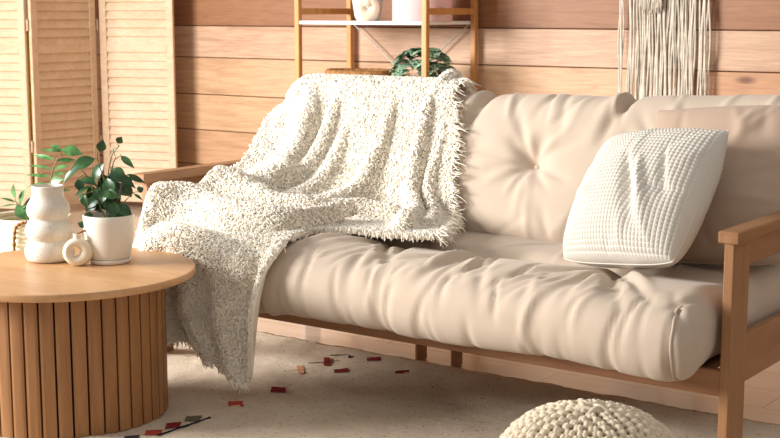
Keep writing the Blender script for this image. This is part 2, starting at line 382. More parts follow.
# cream teardrop vase with a loop hole
def ring_vase(name, c, yaw, R, r0, r1, squash, mat, label, neck=None, side=0, thick=1.0, necks=None):
    n, k = 64, 28; V = []
    for i in range(n):
        t = 2*PI*i/n; s = (1-math.sin(t))/2
        r = (r0*(1-s)+r1*s)*(1+side*math.cos(t)); Rr = R
        cx, cz = Rr*math.cos(t)*squash, Rr*math.sin(t)
        for j in range(k):
            a_ = 2*PI*j/k
            rad = r*math.cos(a_); V.append((cx+rad*math.cos(t), -r*thick*math.sin(a_), cz+rad*math.sin(t)))
    F = [(i*k+j, i*k+(j+1) % k, ((i+1) % n)*k+(j+1) % k, ((i+1) % n)*k+j) for i in range(n) for j in range(k)]
    V = np.array(V); zmin = V[:, 2].min(); V[:, 2] = np.maximum(V[:, 2], zmin+.1*r1); V[:, 2] -= V[:, 2].min()
    mb = MB(); mb.add(V, F)
    if neck:
        nr, nh, nx_ = neck; zt = V[:, 2].max()
        mb.lathe([(nr*1.25, zt-nh*1.2), (nr, zt-nh*.2), (nr*1.05, zt+nh*.6), (nr*1.15, zt+nh), (nr*.8, zt+nh), (nr*.7, zt-nh)], (nx_, 0, 0), 32)
    if necks: mb.lathe(necks, (0, 0, 0), 32)
    ca_, sa_ = math.cos(yaw), math.sin(yaw)
    mb.v = [(c[0]+x*ca_-y*sa_, c[1]+x*sa_+y*ca_, c[2]+z) for x, y, z in mb.v]
    return tag(mb.build(name, mat, None, True), label, 'vase')
ring_vase('loop_vase', (-3.845, 5.17, ZB), YAW, .034, .024, .030, .92, M_cream, 'cream teardrop vase with a small loop hole on the white shelf', thick=1.0, necks=[(.034, .07), (.028, .095), (.020, .125), (.014, .15), (.011, .175), (.012, .19), (.008, .19), (.008, .14)])
vase_prof((-3.60, 5.27, ZB), [(.135, 0), (.14, .004), (.14, .25), (.137, .254), (.0, .254)], 'round_pink_box', M_pink, 'dusty pink cylindrical box on the white shelf', 'box')
# seagrass tray and the patterned plant on the board below
ZL = .706
bk = thing('seagrass_basket', 'oval brown woven seagrass basket on the lower shelf', 'basket', (-3.92, 5.22, ZL))
def basket(par, c, rx, ry, h, rows, mat, r=.011, rimr=.017):
    mb = MB()
    for k in range(rows):
        z_ = c[2]+r+k*(h-2*r)/(rows-1); t = np.linspace(0, 2*PI, 73); f_ = .86+.14*(k/(rows-1))
        w_ = .003*np.sin(t*24+k*PI)
        mb.tube(np.stack([c[0]+(rx*f_+w_)*np.cos(t), c[1]+(ry*f_+w_)*np.sin(t), np.full(73, z_)], -1), r, 8)
    mb.add([(c[0]+rx*.86*math.cos(a), c[1]+ry*.86*math.sin(a), c[2]+.004) for a in np.linspace(0, 2*PI, 48, endpoint=False)], [tuple(range(48))])
    mb.build('woven_body', mat, par, True)
    mb = MB()
    for ph in (0, PI*2/3, PI*4/3):
        t = np.linspace(0, 2*PI, 361); q = 30*t+ph
        mb.tube(np.stack([c[0]+(rx+.55*rimr*np.cos(q))*np.cos(t), c[1]+(ry+.55*rimr*np.cos(q))*np.sin(t), c[2]+h+.55*rimr*np.sin(q)], -1), rimr*.55, 6)
    mb.build('braided_rim', mat, par, True)
basket(bk, (-3.92, 5.22, ZL), .175, .12, .105, 6, M_seagrass)

def leaf(mb, base, tip, wid, up=(0, 0, 1), curl=.12, n=8, fold=.25, shape=1.0, m=0):
    base = np.array(base, float); tip = np.array(tip, float); d = tip-base; L = np.linalg.norm(d)
    if L < 1e-5: return
    d /= L; up = np.array(up, float); s_ = np.cross(d, up)
    if np.linalg.norm(s_) < .1: s_ = np.cross(d, [1, .3, 0])
    s_ /= np.linalg.norm(s_); nrm = np.cross(s_, d)
    V = []
    for i in range(n+1):
        t = i/n; w_ = wid/2*(math.sin(PI*t**.80))**1.1*(1+.1*t)*shape if 0 < t < 1 else .0004
        c = base+d*L*t+nrm*(curl*L*math.sin(PI*t)*.8-curl*L*.3*t)
        for q in (-1, -.5, 0, .5, 1): V.append(c+s_*w_*q+nrm*abs(q)*w_*fold)
    F = [(i*5+j, i*5+j+1, i*5+j+6, i*5+j+5) for i in range(n) for j in range(4)]
    b0 = len(V); V2 = [v_-nrm*.0006 for v_ in V]; F2 = [(a_+b0, d_+b0, c_+b0, b_+b0) for a_, b_, c_, d_ in F]
    mb.add(V+V2, F+F2, m)
# patterned low plant
m, nt, b = newmat('white_veined_leaf', .45, .4); v = coords(nt, (1, 1, 1))
vo = nt.nodes.new('ShaderNodeTexVoronoi'); vo.feature = 'DISTANCE_TO_EDGE'; vo.inputs['Scale'].default_value = 60; nt.links.new(v, vo.inputs['Vector'])
nt.links.new(ramp(nt, vo.outputs['Distance'], [(.05, lin((176, 204, 176))), (.16, lin((34, 82, 44)))]), b.inputs['Base Color'])
M_veined = m
pp = thing('potted_plant', 'low dark green plant with white veined leaves on the lower shelf', 'potted plant', (-3.56, 5.22, ZL))
mb = MB(); mb.lathe([(.055, 0), (.06, .004), (.072, .09), (.068, .09), (.055, .07)], (-3.56, 5.22, ZL)); mb.build('pot', M_cream, pp, True)
mb = MB(); R2 = random.Random(3)
for k in range(75):
    a_ = R2.uniform(0, 2*PI); el = R2.uniform(-.1, 1.45); rr = .125*math.cos(el)+.01
    c = np.array([-3.56+rr*math.cos(a_), 5.22+rr*math.sin(a_)*.85, ZL+.085+.13*math.sin(el)])
    o_ = np.array([math.cos(a_)*math.cos(el*.8), math.sin(a_)*math.cos(el*.8), -.35+.3*math.sin(el)]); o_ /= np.linalg.norm(o_)
    L = R2.uniform(.075, .11); leaf(mb, c-o_*L*.5, c+o_*L*.5, L*.85, (0, 0, 1), .18, 8, .15, 1.1)
mb.build('foliage', M_veined, pp, True)

# ------------------------------------------------------------------ macrame hanging
mc = thing('macrame_hanging', 'cream macrame wall hanging with long loose cords above the sofa', 'wall hanging', (-2.5, 5.52, 1.45))
mb = MB(); mb.tube([(-2.78, 5.515, 1.5), (-2.22, 5.515, 1.5)], .012, 14); mb.build('dowel', M_bamboo, mc, True)
mb = MB()
for r_ in range(7):
    for k in range(22):
        x_ = -2.70+k*.0195+(.0098 if r_ % 2 else 0); z_ = 1.47-r_*.045
        lim = abs(x_+2.495)*1.2
        if 1.12+lim*.4 < z_: mb.tube([(x_, 5.505, z_), (x_+.01, 5.498, z_-.018), (x_, 5.505, z_-.045)], .006, 6)
mb.build('knotted_body', M_cord, mc, True)
R3 = random.Random(11); bands = [(-2.706, -2.69), (-2.66, -2.63), (-2.625, -2.545), (-2.54, -2.43), (-2.425, -2.345), (-2.335, -2.285)]
xs = []
for (a_, b_), n_ in zip(bands, (4, 5, 13, 16, 13, 6)): xs += [a_+(b_-a_)*(i+.5)/n_ for i in range(n_)]
for i, x_ in enumerate(xs):
    mb = MB(); n_ = 16; zb = R3.uniform(.56, .68); zs = np.linspace(1.49 if i % 3 == 0 else 1.2, zb, n_)
    ph, am, dr = R3.uniform(0, 6), R3.uniform(.002, .006), R3.uniform(-.012, .012)
    X = x_+am*np.sin(zs*14+ph)+dr*(1.2-zs); Y = 5.512-.008*R3.random()+.003*np.sin(zs*9+ph)
    mb.tube(np.stack([X, Y, zs], -1), [.0040]*(n_-3)+[.0042, .0052, .006], 6); mb.build('cord', M_cord, mc, True)
mb = MB()
for k in range(46):
    x_ = -2.60+k*.0022+R3.gauss(0, .002); z1_ = R3.uniform(1.09, 1.125)
    mb.tube([(x_*.8+-2.555*.2, 5.490, 1.2), (x_, 5.485+R3.gauss(0, .003), 1.16), (x_+R3.gauss(0, .004), 5.485+R3.gauss(0, .004), z1_)], .003, 5)
mb.build('tassel', M_cord, mc, True)

# ------------------------------------------------------------------ futon sofa
def rbox(h, r, step):
    """rounded box centred on the origin, quads, plus normals"""
    h = np.array(h, float); P = []; Fs = []; base = 0
    for ax in range(3):
        a1, a2 = (ax+1) % 3, (ax+2) % 3
        n1 = max(2, int(round(2*h[a1]/step))); n2 = max(2, int(round(2*h[a2]/step)))
        u, v_ = np.meshgrid(np.linspace(-1, 1, n1+1), np.linspace(-1, 1, n2+1), indexing='ij')
        for s in (-1, 1):
            p = np.zeros(u.shape+(3,)); p[..., ax] = s*h[ax]; p[..., a1] = u*h[a1]; p[..., a2] = v_*h[a2]
            I = base+np.arange((n1+1)*(n2+1)).reshape(n1+1, n2+1)
            q = np.stack([I[:-1, :-1], I[1:, :-1], I[1:, 1:], I[:-1, 1:]], -1).reshape(-1, 4)
            Fs.append(q if s > 0 else q[:, ::-1]); P.append(p.reshape(-1, 3)); base += (n1+1)*(n2+1)
    P = np.concatenate(P); F = np.concatenate(Fs)
    _, first, inv = np.unique(np.round(P*1e5).astype(np.int64), axis=0, return_index=True, return_inverse=True)
    P = P[first]; F = inv.reshape(-1)[F]
    r = np.broadcast_to(np.array(r, float), (3,))
    q = np.clip(P, -(h-r), h-r); d = (P-q)/r; L = np.linalg.norm(d, axis=1)[:, None]; n = d/np.maximum(L, 1e-9)
    out = q+n*r; nn = n/r; nn /= np.linalg.norm(nn, axis=1)[:, None]
    return out, nn, F
def stroke(A, B, a, b, width, amp, asym=0):
    """gaussian ridge along segment a-b in the (A,B) chart; tapered at the ends"""
    a = np.array(a, float); b = np.array(b, float); d = b-a; L2 = d@d
    t = ((A-a[0])*d[0]+(B-a[1])*d[1])/L2; tc_ = np.clip(t, 0, 1)
    px = A-(a[0]+d[0]*tc_); py = B-(a[1]+d[1]*tc_); dist2 = px*px+py*py
    w_ = width*(.55+.75*tc_)
    return amp*np.exp(-dist2/(w_*w_))*np.sin(PI*np.clip(.1+.85*tc_, 0, 1))
def soft(A, B, seed, amp, k):
    R_ = np.random.default_rng(seed); o = 0
    for _ in range(10):
        kx, ky = R_.normal(0, k, 2); o = o+np.sin(kx*A+ky*B+R_.uniform(0, 6.28))
    return amp*o/4

sofa = thing('futon_sofa', 'beige futon sofa with beech arms and a buttoned mattress in front of the plank wall', 'sofa', (-2.15, 3.35, 0))
AXL, AXR = -3.105, -1.137
def wood_part(name, boxes, mat):
    mb = MB()
    for b_ in boxes: mb.box(*b_, bev=.003)
    return mb.build(name, mat, sofa)
for ax in (-3.115, AXR-.051):
    wood_part('armrest', [(ax, ax+.051, 2.955, 3.86, .573, .602)], M_arm)
    px = ax+.0 if ax < -2 else ax
    x0, x1 = (ax+.006, ax+.034) if ax < -2 else (ax+.004, ax+.030)
    x1b = x1
    wood_part('front_post', [(x0, x1, 2.985, 3.085, .0125, .573)], M_post)
    wood_part('rear_post', [(x0, x1, 3.76, 3.85, .001, .573)], M_post)
    wood_part('arm_board', [(x0+.004, x1-.004, 3.085, 3.76, .505, .573)], M_arm)
    wood_part('side_board', [(x0+.002, x1-.002, 3.085, 3.76, .216, .336)], M_arm)
wood_part('front_rail', [(-3.08, -1.162, 2.99, 3.015, .198, .262)], M_rail)
wood_part('rear_rail', [(-3.08, -1.162, 3.72, 3.745, .198, .262)], M_rail)
for x0 in (-2.385, -2.25):
    wood_part('support_leg', [(x0, x0+.012, 3.455, 3.51, .001, .21)], M_post)
wood_part('centre_rail', [(-3.07, -1.17, 3.46, 3.50, .21, .245)], M_rail)
for k in range(14):
    y0 = 3.03+k*.0475
    if 3.44 < y0 < 3.51: continue
for k in range(13):
    x0 = -3.02+k*.145
    wood_part('slat', [(x0, x0+.06, 3.016, 3.719, .246, .26)], M_arm)
LEAN = math.atan2(.20, .41)
# back frame uprights
for x0 in (-3.03, -2.15, -1.26):
    mb = MB(); Mx = Matrix.Translation((x0, 3.70, .27)) @ Matrix.Rotation(-LEAN*.72, 4, 'X')
    mb.box(0, .04, 0, .02, 0, .56, .003, M=Mx); mb.build('back_upright', M_post, sofa)

# seat mattress
SC = np.array([-2.128, 3.275, .3475]); SH = np.array([.925, .42, .0855]); SR = (.06, .09, .08)
P, N, F = rbox(SH, SR, .0085); P = P+SC
X, Y, Z = P.T
s = (.433-Z)-(Y-2.855)                    # runs down over the front
frontness = np.clip((N[:, 1]*-1)*.9+.1, 0, 1); topness = np.clip(N[:, 2], 0, 1)
vis = np.clip(frontness+topness, 0, 1)*(Z > .262)
disp = np.zeros(len(P))
# long trench behind the front roll, gathers at the tufts
tufts = [-2.88, -2.24, -1.90, -1.515]
trY = 3.215+.02*np.sin((X+2.3)*2.2)
disp -= topness*.042*np.exp(-((Y-trY)/.035)**2)
disp += topness*.018*np.exp(-((Y-3.02)/.10)**2)
for tx in tufts:
    disp -= topness*.03*np.exp(-((X-tx)**2/.05**2+(Y-trY)**2/.055**2))
    disp -= topness*.012*np.exp(-((X-tx)**2/.03**2+(Y-trY+.07)**2/.1**2))
disp += frontness*.020*np.cos(np.clip((Z-.34)/.17, -1, 1)*PI/2)*(Y < 3)
R4 = np.random.default_rng(21)
# folds running from the gathers over the roll and down the front
for tx in tufts:
    for k in range(9):
        a0 = tx+R4.normal(0, .02); sp = R4.uniform(-.27, .25)
        disp += vis*stroke(X, s, (a0, -.33+R4.uniform(0, .08)), (tx+sp, R4.uniform(-.08, .1)), R4.uniform(.009, .017), R4.choice([-1, 1], p=[.6, .4])*R4.uniform(.007, .013))
for k in range(64):
    x0 = -3.02+1.84*(k+R4.uniform(-.4, .4))/64; s0 = R4.uniform(-.2, .04)
    lean_ = R4.normal(-.018, .035)
    disp += vis*stroke(X, s, (x0, s0), (x0+lean_, s0+R4.uniform(.09, .2)), R4.uniform(.006, .013), R4.choice([-1, 1], p=[.6, .4])*R4.uniform(.004, .009))
for k in range(46):      # short puckers rising from the bottom seam
    x0 = -3.0+1.8*R4.random()
    disp += vis*stroke(X, s, (x0, .20), (x0+R4.normal(0, .02), R4.uniform(.07, .13)), R4.uniform(.006, .011), -R4.uniform(.003, .006))
for k in range(14):      # rear strip of the seat
    x0 = -2.9+1.6*R4.random()
    disp += topness*stroke(X, Y, (x0, 3.26), (x0+R4.normal(0, .12), 3.5), .014, R4.choice([-1, 1])*.0045)
disp += vis*soft(X, s, 5, .0035, 14)
XS = (-3.005, -1.252)
for xs_ in XS: disp -= vis*.009*np.exp(-((X-xs_)/.007)**2)*(s > -.02)
P = P+N*(disp*1.22)[:, None]
# drooping front lip and a pinched piped corner seam at the right end
lip = np.clip((3.0-P[:, 1])/.13, 0, 1)*np.clip((.40-P[:, 2])/.12, 0, 1)
P[:, 2] -= .020*lip*(1+.25*np.sin(P[:, 0]*9))
obj_seat = obj('seat_mattress', P, F, M_futon, sofa)
for xs_ in XS:
    sel = P[(np.abs(X-xs_) < .0065) & (P[:, 1] < 3.0) & (Z > .268) & (Z < .425)]; sel = sel[np.argsort(sel[:, 2])]
    bins = np.array_split(sel, 14); pts = np.array([b_.mean(0) for b_ in bins])-np.array([0, .0015, 0])
    mb = MB(); mb.tube(spline(pts, 40), .0036, 8); mb.build('piping', M_futon, obj_seat, True)

# back mattress, leaning, with one row of tufts
ex = np.array([1, 0, 0.]); eh = np.array([0, math.sin(LEAN), math.cos(LEAN)]); en = np.array([0, -math.cos(LEAN), math.sin(LEAN)])
BH = np.array([.93, .255, .085]); Bc = np.array([-2.125, 3.485, .442])+eh*.215-en*.085
P, N, F = rbox(BH, (.05, .085, .08), .0085)
u, h_, t_ = P.T
fr = np.clip(N[:, 2], 0, 1); top = np.clip(N[:, 1], 0, 1); Xw = u+Bc[0]
bt = [-2.90, -2.475, -2.045, -1.61, -1.22]
disp = .024*fr*np.cos(np.clip(h_/.255, -1, 1)*PI/2)
hb = .012
for j, bx in enumerate(bt):
    d2 = (Xw-bx)**2+(h_-hb)**2; disp -= fr*(.036*np.exp(-d2/.045**2)+.016*np.exp(-d2/.012**2)+.010*np.exp(-d2/.12**2))
    for k in range(15):
        a_ = 2*PI*(k+R4.uniform(-.3, .3))/15; L = R4.uniform(.09, .20)
        disp += fr*stroke(Xw, h_, (bx+.012*math.cos(a_), hb+.012*math.sin(a_)), (bx+L*1.1*math.cos(a_), hb+L*math.sin(a_)), R4.uniform(.008, .016), R4.choice([-1, 1], p=[.55, .45])*R4.uniform(.0045, .009))
for mx in (-2.69, -2.26, -1.775):     # creases between the tufts at the top edge
    disp -= (fr+top*.8)*.022*np.exp(-((Xw-mx-.25*(h_-.25))/.018)**2)*np.clip((h_-.05)/.15, 0, 1)
    disp += (fr+top*.8)*.008*np.exp(-((Xw-mx+.04-.25*(h_-.25))/.022)**2)*np.clip((h_-.05)/.15, 0, 1)
for k in range(34):
    x0 = -3.02+1.8*R4.random(); disp += (fr+.7*top)*stroke(Xw, h_, (x0, .26), (x0+R4.normal(0, .06), R4.uniform(.08, .16)), R4.uniform(.008, .015), R4.choice([-1, 1])*R4.uniform(.003, .0065))
for k in range(30):
    x0 = -3.02+1.8*R4.random(); disp += fr*stroke(Xw, h_, (x0, -.25), (x0+R4.normal(0, .08), R4.uniform(-.17, -.07)), R4.uniform(.009, .016), R4.choice([-1, 1])*R4.uniform(.003, .0065))
disp += (fr+top)*soft(Xw, h_, 8, .003, 12)
P = P+N*(disp*1.2)[:, None]
P[:, 1] += .012*np.sin((u+.5)*2.6)*np.clip(h_/.2, 0, 1)+.045*np.clip((u-.15)/.75, 0, 1)*np.clip((h_+.05)/.25, 0, 1)
Pw = Bc+P[:, :1]*ex+P[:, 1:2]*eh+P[:, 2:3]*en
bm_ = obj('back_mattress', Pw, F[:, ::-1], M_futon, sofa)
for bx in bt:
    c = Bc+ex*(bx-Bc[0])+eh*hb+en*(.085+(.024-.062)*1.2+.006); mb = MB()
    V = []; pr = [(0.0001, .006), (.006, .0055), (.0105, .003), (.0115, -.001), (.009, -.004)]
    for r_, z_ in pr:
        for j in range(20): V.append(c+ex*r_*math.cos(j*PI/10)+eh*r_*math.sin(j*PI/10)+en*z_)
    mb.add(V, [(i*20+j, i*20+(j+1) % 20, (i+1)*20+(j+1) % 20, (i+1)*20+j) for i in range(4) for j in range(20)])
    mb.build('tuft_button', M_futon, bm_, True)

# ------------------------------------------------------------------ boucle blanket
NET = {  # twelve lines running from behind the backrest, down over back and seat; metres
 0: [(-3.11, 3.87, .70), (-3.09, 3.77, .895), (-3.085, 3.60, .755), (-3.05, 3.42, .63), (-3.02, 3.25, .565), (-3.01, 3.06, .535), (-3.0, 2.87, .50), (-2.96, 2.79, .34), (-2.90, 2.79, .17)],
 1: [(-3.01, 3.88, .70), (-2.99, 3.77, .91), (-2.98, 3.62, .78), (-2.96, 3.46, .63), (-2.94, 3.30, .545), (-2.93, 3.08, .525), (-2.90, 2.84, .48), (-2.85, 2.775, .31), (-2.78, 2.785, .125)],
 2: [(-2.90, 3.88, .70), (-2.89, 3.77, .91), (-2.87, 3.62, .76), (-2.85, 3.48, .59), (-2.83, 3.31, .50), (-2.81, 3.07, .495), (-2.79, 2.83, .46), (-2.74, 2.77, .28), (-2.67, 2.78, .095)],
 3: [(-2.82, 3.88, .70), (-2.80, 3.77, .905), (-2.78, 3.62, .75), (-2.76, 3.48, .57), (-2.73, 3.31, .485), (-2.70, 3.07, .48), (-2.66, 2.83, .455), (-2.62, 2.77, .26), (-2.57, 2.77, .06)],
 4: [(-2.75, 3.88, .70), (-2.73, 3.77, .905), (-2.71, 3.62, .74), (-2.69, 3.48, .56), (-2.64, 3.33, .48), (-2.58, 3.12, .47), (-2.52, 2.87, .46), (-2.49, 2.775, .29), (-2.505, 2.77, .05)],
 5: [(-2.69, 3.88, .70), (-2.67, 3.77, .905), (-2.65, 3.62, .74), (-2.63, 3.49, .55), (-2.59, 3.36, .48), (-2.54, 3.20, .465), (-2.48, 3.00, .465), (-2.445, 2.82, .44), (-2.455, 2.765, .27)],
 6: [(-2.64, 3.88, .70), (-2.62, 3.77, .905), (-2.60, 3.62, .74), (-2.58, 3.49, .55), (-2.55, 3.38, .48), (-2.51, 3.25, .465), (-2.47, 3.10, .465), (-2.44, 2.96, .465), (-2.425, 2.83, .44)],
 7: [(-2.59, 3.88, .70), (-2.57, 3.77, .905), (-2.55, 3.62, .74), (-2.53, 3.49, .55), (-2.50, 3.40, .48), (-2.48, 3.30, .465), (-2.46, 3.20, .46), (-2.45, 3.11, .46), (-2.44, 3.02, .46)],
 8: [(-2.53, 3.88, .70), (-2.51, 3.77, .905), (-2.49, 3.62, .74), (-2.47, 3.50, .55), (-2.44, 3.42, .48), (-2.41, 3.33, .465), (-2.39, 3.24, .455), (-2.37, 3.16, .455), (-2.35, 3.075, .455)],
 9: [(-2.46, 3.88, .70), (-2.45, 3.77, .91), (-2.43, 3.62, .75), (-2.40, 3.51, .55), (-2.37, 3.44, .48), (-2.33, 3.35, .465), (-2.30, 3.26, .455), (-2.27, 3.17, .455), (-2.24, 3.08, .455)],
 10: [(-2.40, 3.88, .70), (-2.39, 3.77, .91), (-2.36, 3.62, .75), (-2.33, 3.51, .56), (-2.29, 3.45, .48), (-2.25, 3.36, .465), (-2.22, 3.27, .46), (-2.18, 3.18, .455), (-2.15, 3.10, .455)],
 11: [(-2.32, 3.88, .70), (-2.32, 3.76, .90), (-2.285, 3.63, .765), (-2.255, 3.52, .59), (-2.22, 3.46, .475), (-2.17, 3.36, .46), (-2.13, 3.28, .455), (-2.10, 3.20, .455), (-2.065, 3.13, .455)]}
net = np.array([NET[k] for k in range(12)])
net[:, 1, 2] -= .034; net[:3, 1, 2] -= .02; net[:2, 1, 0] += .03; net[10:, 1, 0] -= .04; net[11, 1, 2] += .01; net[11, 2, 0] -= .02; net[10:, 0, 0] -= .04
net[:6, 8, 2] += .018
net[:, 1, 2] -= .012; net[9, 1, 2] += .03; net[0, 1, 2] -= .03; net[11, 1, 2] -= .015; net[10, :, 0] -= .012; net[11, :, 0] -= .03; net[11, 1, 0] -= .012
net[:5, 6:, 1] += .03
NU, NV = 260, 240
g = cr(net, np.linspace(0, 11, NU)); g = np.moveaxis(cr(np.moveaxis(g, 1, 0), np.linspace(0, 8, NV)), 0, 1)   # NU x NV x 3
uu, vv = np.meshgrid(np.linspace(0, 11, NU), np.linspace(0, 8, NV), indexing='ij')
def normals(g):
    a_ = np.gradient(g, axis=0); b_ = np.gradient(g, axis=1); n = np.cross(a_, b_)
    n /= np.linalg.norm(n, axis=2)[..., None]+1e-12; return n
n = normals(g)
if (n[NU//2, NV//3]@en) < 0: n = -n; NF = -1
else: NF = 1
FOLDS = [  # ridge (+) and valley (-) lines over the cloth: ((u,v)...), width, height
 (((.9, 1.0), (1.6, 2.2), (1.6, 3.2), (1.3, 3.9)), .40, .028), (((2.3, .9), (2.6, 1.9), (2.2, 3.0), (1.7, 3.9)), .32, .026),
 (((1.6, 1.2), (2.2, 2.1), (1.9, 3.1)), .24, -.020), (((3.3, 1.1), (3.5, 2.0), (3.0, 3.4), (2.2, 4.3)), .30, .016),
 (((6.6, 1.0), (6.4, 2.2), (5.4, 3.3), (3.8, 4.2)), .42, .026), (((7.7, 1.2), (7.7, 2.4), (7.0, 3.6), (5.0, 4.4)), .34, -.018),
 (((9.4, .8), (9.0, 1.8), (8.9, 3.2), (9.2, 5.0), (9.5, 7.0)), .40, .034), (((10.4, 1.4), (9.9, 2.6), (9.9, 4.0), (10.3, 6.0)), .28, .022),
 (((9.9, 1.8), (9.45, 2.8), (9.5, 4.2)), .20, -.018), (((8.3, 1.3), (8.1, 2.4), (8.2, 3.8)), .26, -.014),
 (((.5, 4.45), (1.5, 4.5), (3.5, 4.7), (6, 4.9), (8.5, 5.2)), .22, .044), (((.3, 4.95), (1.5, 4.95), (3.5, 5.15), (6, 5.4)), .15, -.014),
 (((.2, 5.7), (1.2, 5.35), (2.6, 5.45), (4.2, 5.7), (6.5, 6.2)), .22, .046), (((.6, 6.2), (1.4, 5.8), (2.8, 5.9), (4.0, 6.1)), .14, -.014),
 (((1.0, 7.0), (1.4, 6.35), (2.6, 6.2), (3.8, 6.5)), .22, .038), (((.9, 6.4), (.75, 7.1), (.8, 8)), .22, .03), (((.4, 6.2), (.5, 7.0), (.5, 8)), .22, .020), (((1.3, 6.8), (1.3, 7.6), (1.3, 8)), .2, -.014),
 (((2.2, 6.6), (2.1, 7.3), (2.2, 8)), .24, .018), (((3.2, 6.6), (3.2, 7.3), (3.3, 8)), .24, .016), (((7.2, 5.6), (8.6, 6.2), (9.6, 6.8)), .3, .016), (((5.2, 5.4), (7.5, 6.6), (9.5, 7.6)), .3, .012)]
hgt = np.zeros(uu.shape)
for line, wd, am in FOLDS:
    best = np.full(uu.shape, 9e9); pl_ = spline([(a_, b_) for a_, b_ in line], 40)
    for k in range(39):
        a_ = pl_[k]; d = pl_[k+1]-a_; t = np.clip(((uu-a_[0])*d[0]+(vv-a_[1])*d[1]*1)/(d@d), 0, 1)
        best = np.minimum(best, (uu-a_[0]-d[0]*t)**2+(vv-a_[1]-d[1]*t)**2)
    hgt += am*np.exp(-best/wd**2)
hgt += soft(uu, vv, 12, .003, 1.6)
hgt *= np.clip((vv-.75)/1.1, .12, 1)*np.where(vv < 4.2, 1.8, 1.45)
g = g+n*hgt[..., None]
def sd_rbox(p, h, r):
    q = np.abs(p)-(np.array(h)-r); return np.linalg.norm(np.maximum(q, 0), axis=-1)+np.minimum(q.max(-1), 0)-r
def sd_all(p):
    a_ = sd_rbox(p-SC, SH+[0, .0, .012], .07)
    q = p-Bc; q = np.stack([q@ex, q@eh, q@en], -1); b_ = sd_rbox(q, BH+[0, .004, .012], .07)
    c = sd_rbox(p-np.array([-3.0895, 3.41, .30]), [.026, .455, .303], .004)
    return np.minimum(np.minimum(a_, b_), c)
CL = .028
for _ in range(10):
    pt = g.reshape(-1, 3); d = sd_all(pt); bad = d < CL
    if not bad.any(): break
    q = pt[bad]; e_ = 1e-4; gr = np.stack([sd_all(q+np.eye(3)[k]*e_)-sd_all(q-np.eye(3)[k]*e_) for k in range(3)], -1)
    gr /= np.linalg.norm(gr, axis=1)[:, None]+1e-9; pt[bad] = q+gr*(CL-d[bad])[:, None]*.8; g = pt.reshape(g.shape)
    gs = g.copy(); gs[1:-1, 1:-1] = (g[1:-1, 1:-1]*4+g[:-2, 1:-1]+g[2:, 1:-1]+g[1:-1, :-2]+g[1:-1, 2:])/8; g = gs
g[..., 2] = np.maximum(g[..., 2], .03)
n = normals(g)*NF
blk = thing('throw_blanket', 'cream looped boucle blanket draped over the left side of the sofa to the rug', 'blanket', (-2.7, 3.3, .46))
# base cloth with thickness
th = .006; I = np.arange(NU*NV).reshape(NU, NV)
V = np.concatenate([(g+n*th).reshape(-1, 3), (g-n*th).reshape(-1, 3)])
q = np.stack([I[:-1, :-1], I[1:, :-1], I[1:, 1:], I[:-1, 1:]], -1).reshape(-1, 4)
if NF < 0: q = q[:, ::-1]
K = NU*NV; loop = np.array(list(I[:, 0])+list(I[-1, 1:])+list(I[-2::-1, -1])+list(I[0, -2:0:-1])); l2 = np.roll(loop, -1)
side = np.stack([loop, l2, l2+K, loop+K], -1)
clothbase = obj('woven_cloth', V, np.concatenate([q, q[:, ::-1]+K, side]), M_blanket_base, blk)
# loops of yarn standing on the cloth
def tufts(P0, N0, T0, L, r, curlv, nseg=4, k=3, seed=1, droop=0.0):
    R_ = np.random.default_rng(seed); m_ = len(P0)
    B0 = np.cross(N0, T0); a_ = R_.uniform(0, 2*PI, m_)[:, None]
    side_ = T0*np.cos(a_)+B0*np.sin(a_); side2 = -T0*np.sin(a_)+B0*np.cos(a_)
    L = L*R_.uniform(.6, 1.35, (m_, 1)); pts = []
    tl = R_.uniform(.5, 1.5, (m_, 1)); cu = R_.uniform(-1, 1, (m_, 1))*curlv
    for i in range(nseg+1):
        t = i/nseg
        p = P0+N0*L*(.75*math.sin(t*PI*.62))+side_*L*tl*.62*t**1.3+side2*L*cu*math.sin(t*PI*1.4)
        p[:, 2] -= droop*L[:, 0]*t*t
        pts.append(p)
    pts = np.stack(pts, 1)                              # m x S x 3
    tg = np.gradient(pts, axis=1); tg /= np.linalg.norm(tg, axis=2)[..., None]+1e-9
    e1 = np.cross(tg, side2[:, None, :]); e1 /= np.linalg.norm(e1, axis=2)[..., None]+1e-9; e2 = np.cross(tg, e1)
    rad = np.array([.8, 1.1, 1.15, 1.0, .35][:nseg+1])*r
    V = []
    for j in range(k):
        c_, s_ = math.cos(2*PI*j/k), math.sin(2*PI*j/k); V.append(pts+(e1*c_+e2*s_)*rad[None, :, None])
    V = np.stack(V, 2).reshape(-1, 3); S_ = nseg+1
    b0 = (np.arange(m_)*S_*k)[:, None, None]; i_ = np.arange(nseg)[None, :, None]; j_ = np.arange(k)[None, None, :]; j2 = (j_+1) % k
    F = np.stack([b0+i_*k+j_, b0+i_*k+j2, b0+(i_+1)*k+j2, b0+(i_+1)*k+j_], -1).reshape(-1, 4)
    return V, F
area_ = np.linalg.norm(np.cross(g[1:, :-1]-g[:-1, :-1], g[:-1, 1:]-g[:-1, :-1]), axis=2).ravel()
vrow = vv[:-1, :-1].ravel(); wgt = area_*np.where(vrow < .7, .25, 1); wgt /= wgt.sum()
NT = 60000
pick = rng.choice(len(area_), NT, p=wgt); iu, iv = np.divmod(pick, NV-1); fu, fv = rng.random(NT), rng.random(NT)
def at(A): return A[iu, iv]*((1-fu)*(1-fv))[:, None]+A[iu+1, iv]*(fu*(1-fv))[:, None]+A[iu, iv+1]*((1-fu)*fv)[:, None]+A[iu+1, iv+1]*(fu*fv)[:, None]
P0, N0 = at(g), at(n); N0 /= np.linalg.norm(N0, axis=1)[:, None]
T0 = np.cross(N0, [.3, .9, .2]); T0 /= np.linalg.norm(T0, axis=1)[:, None]
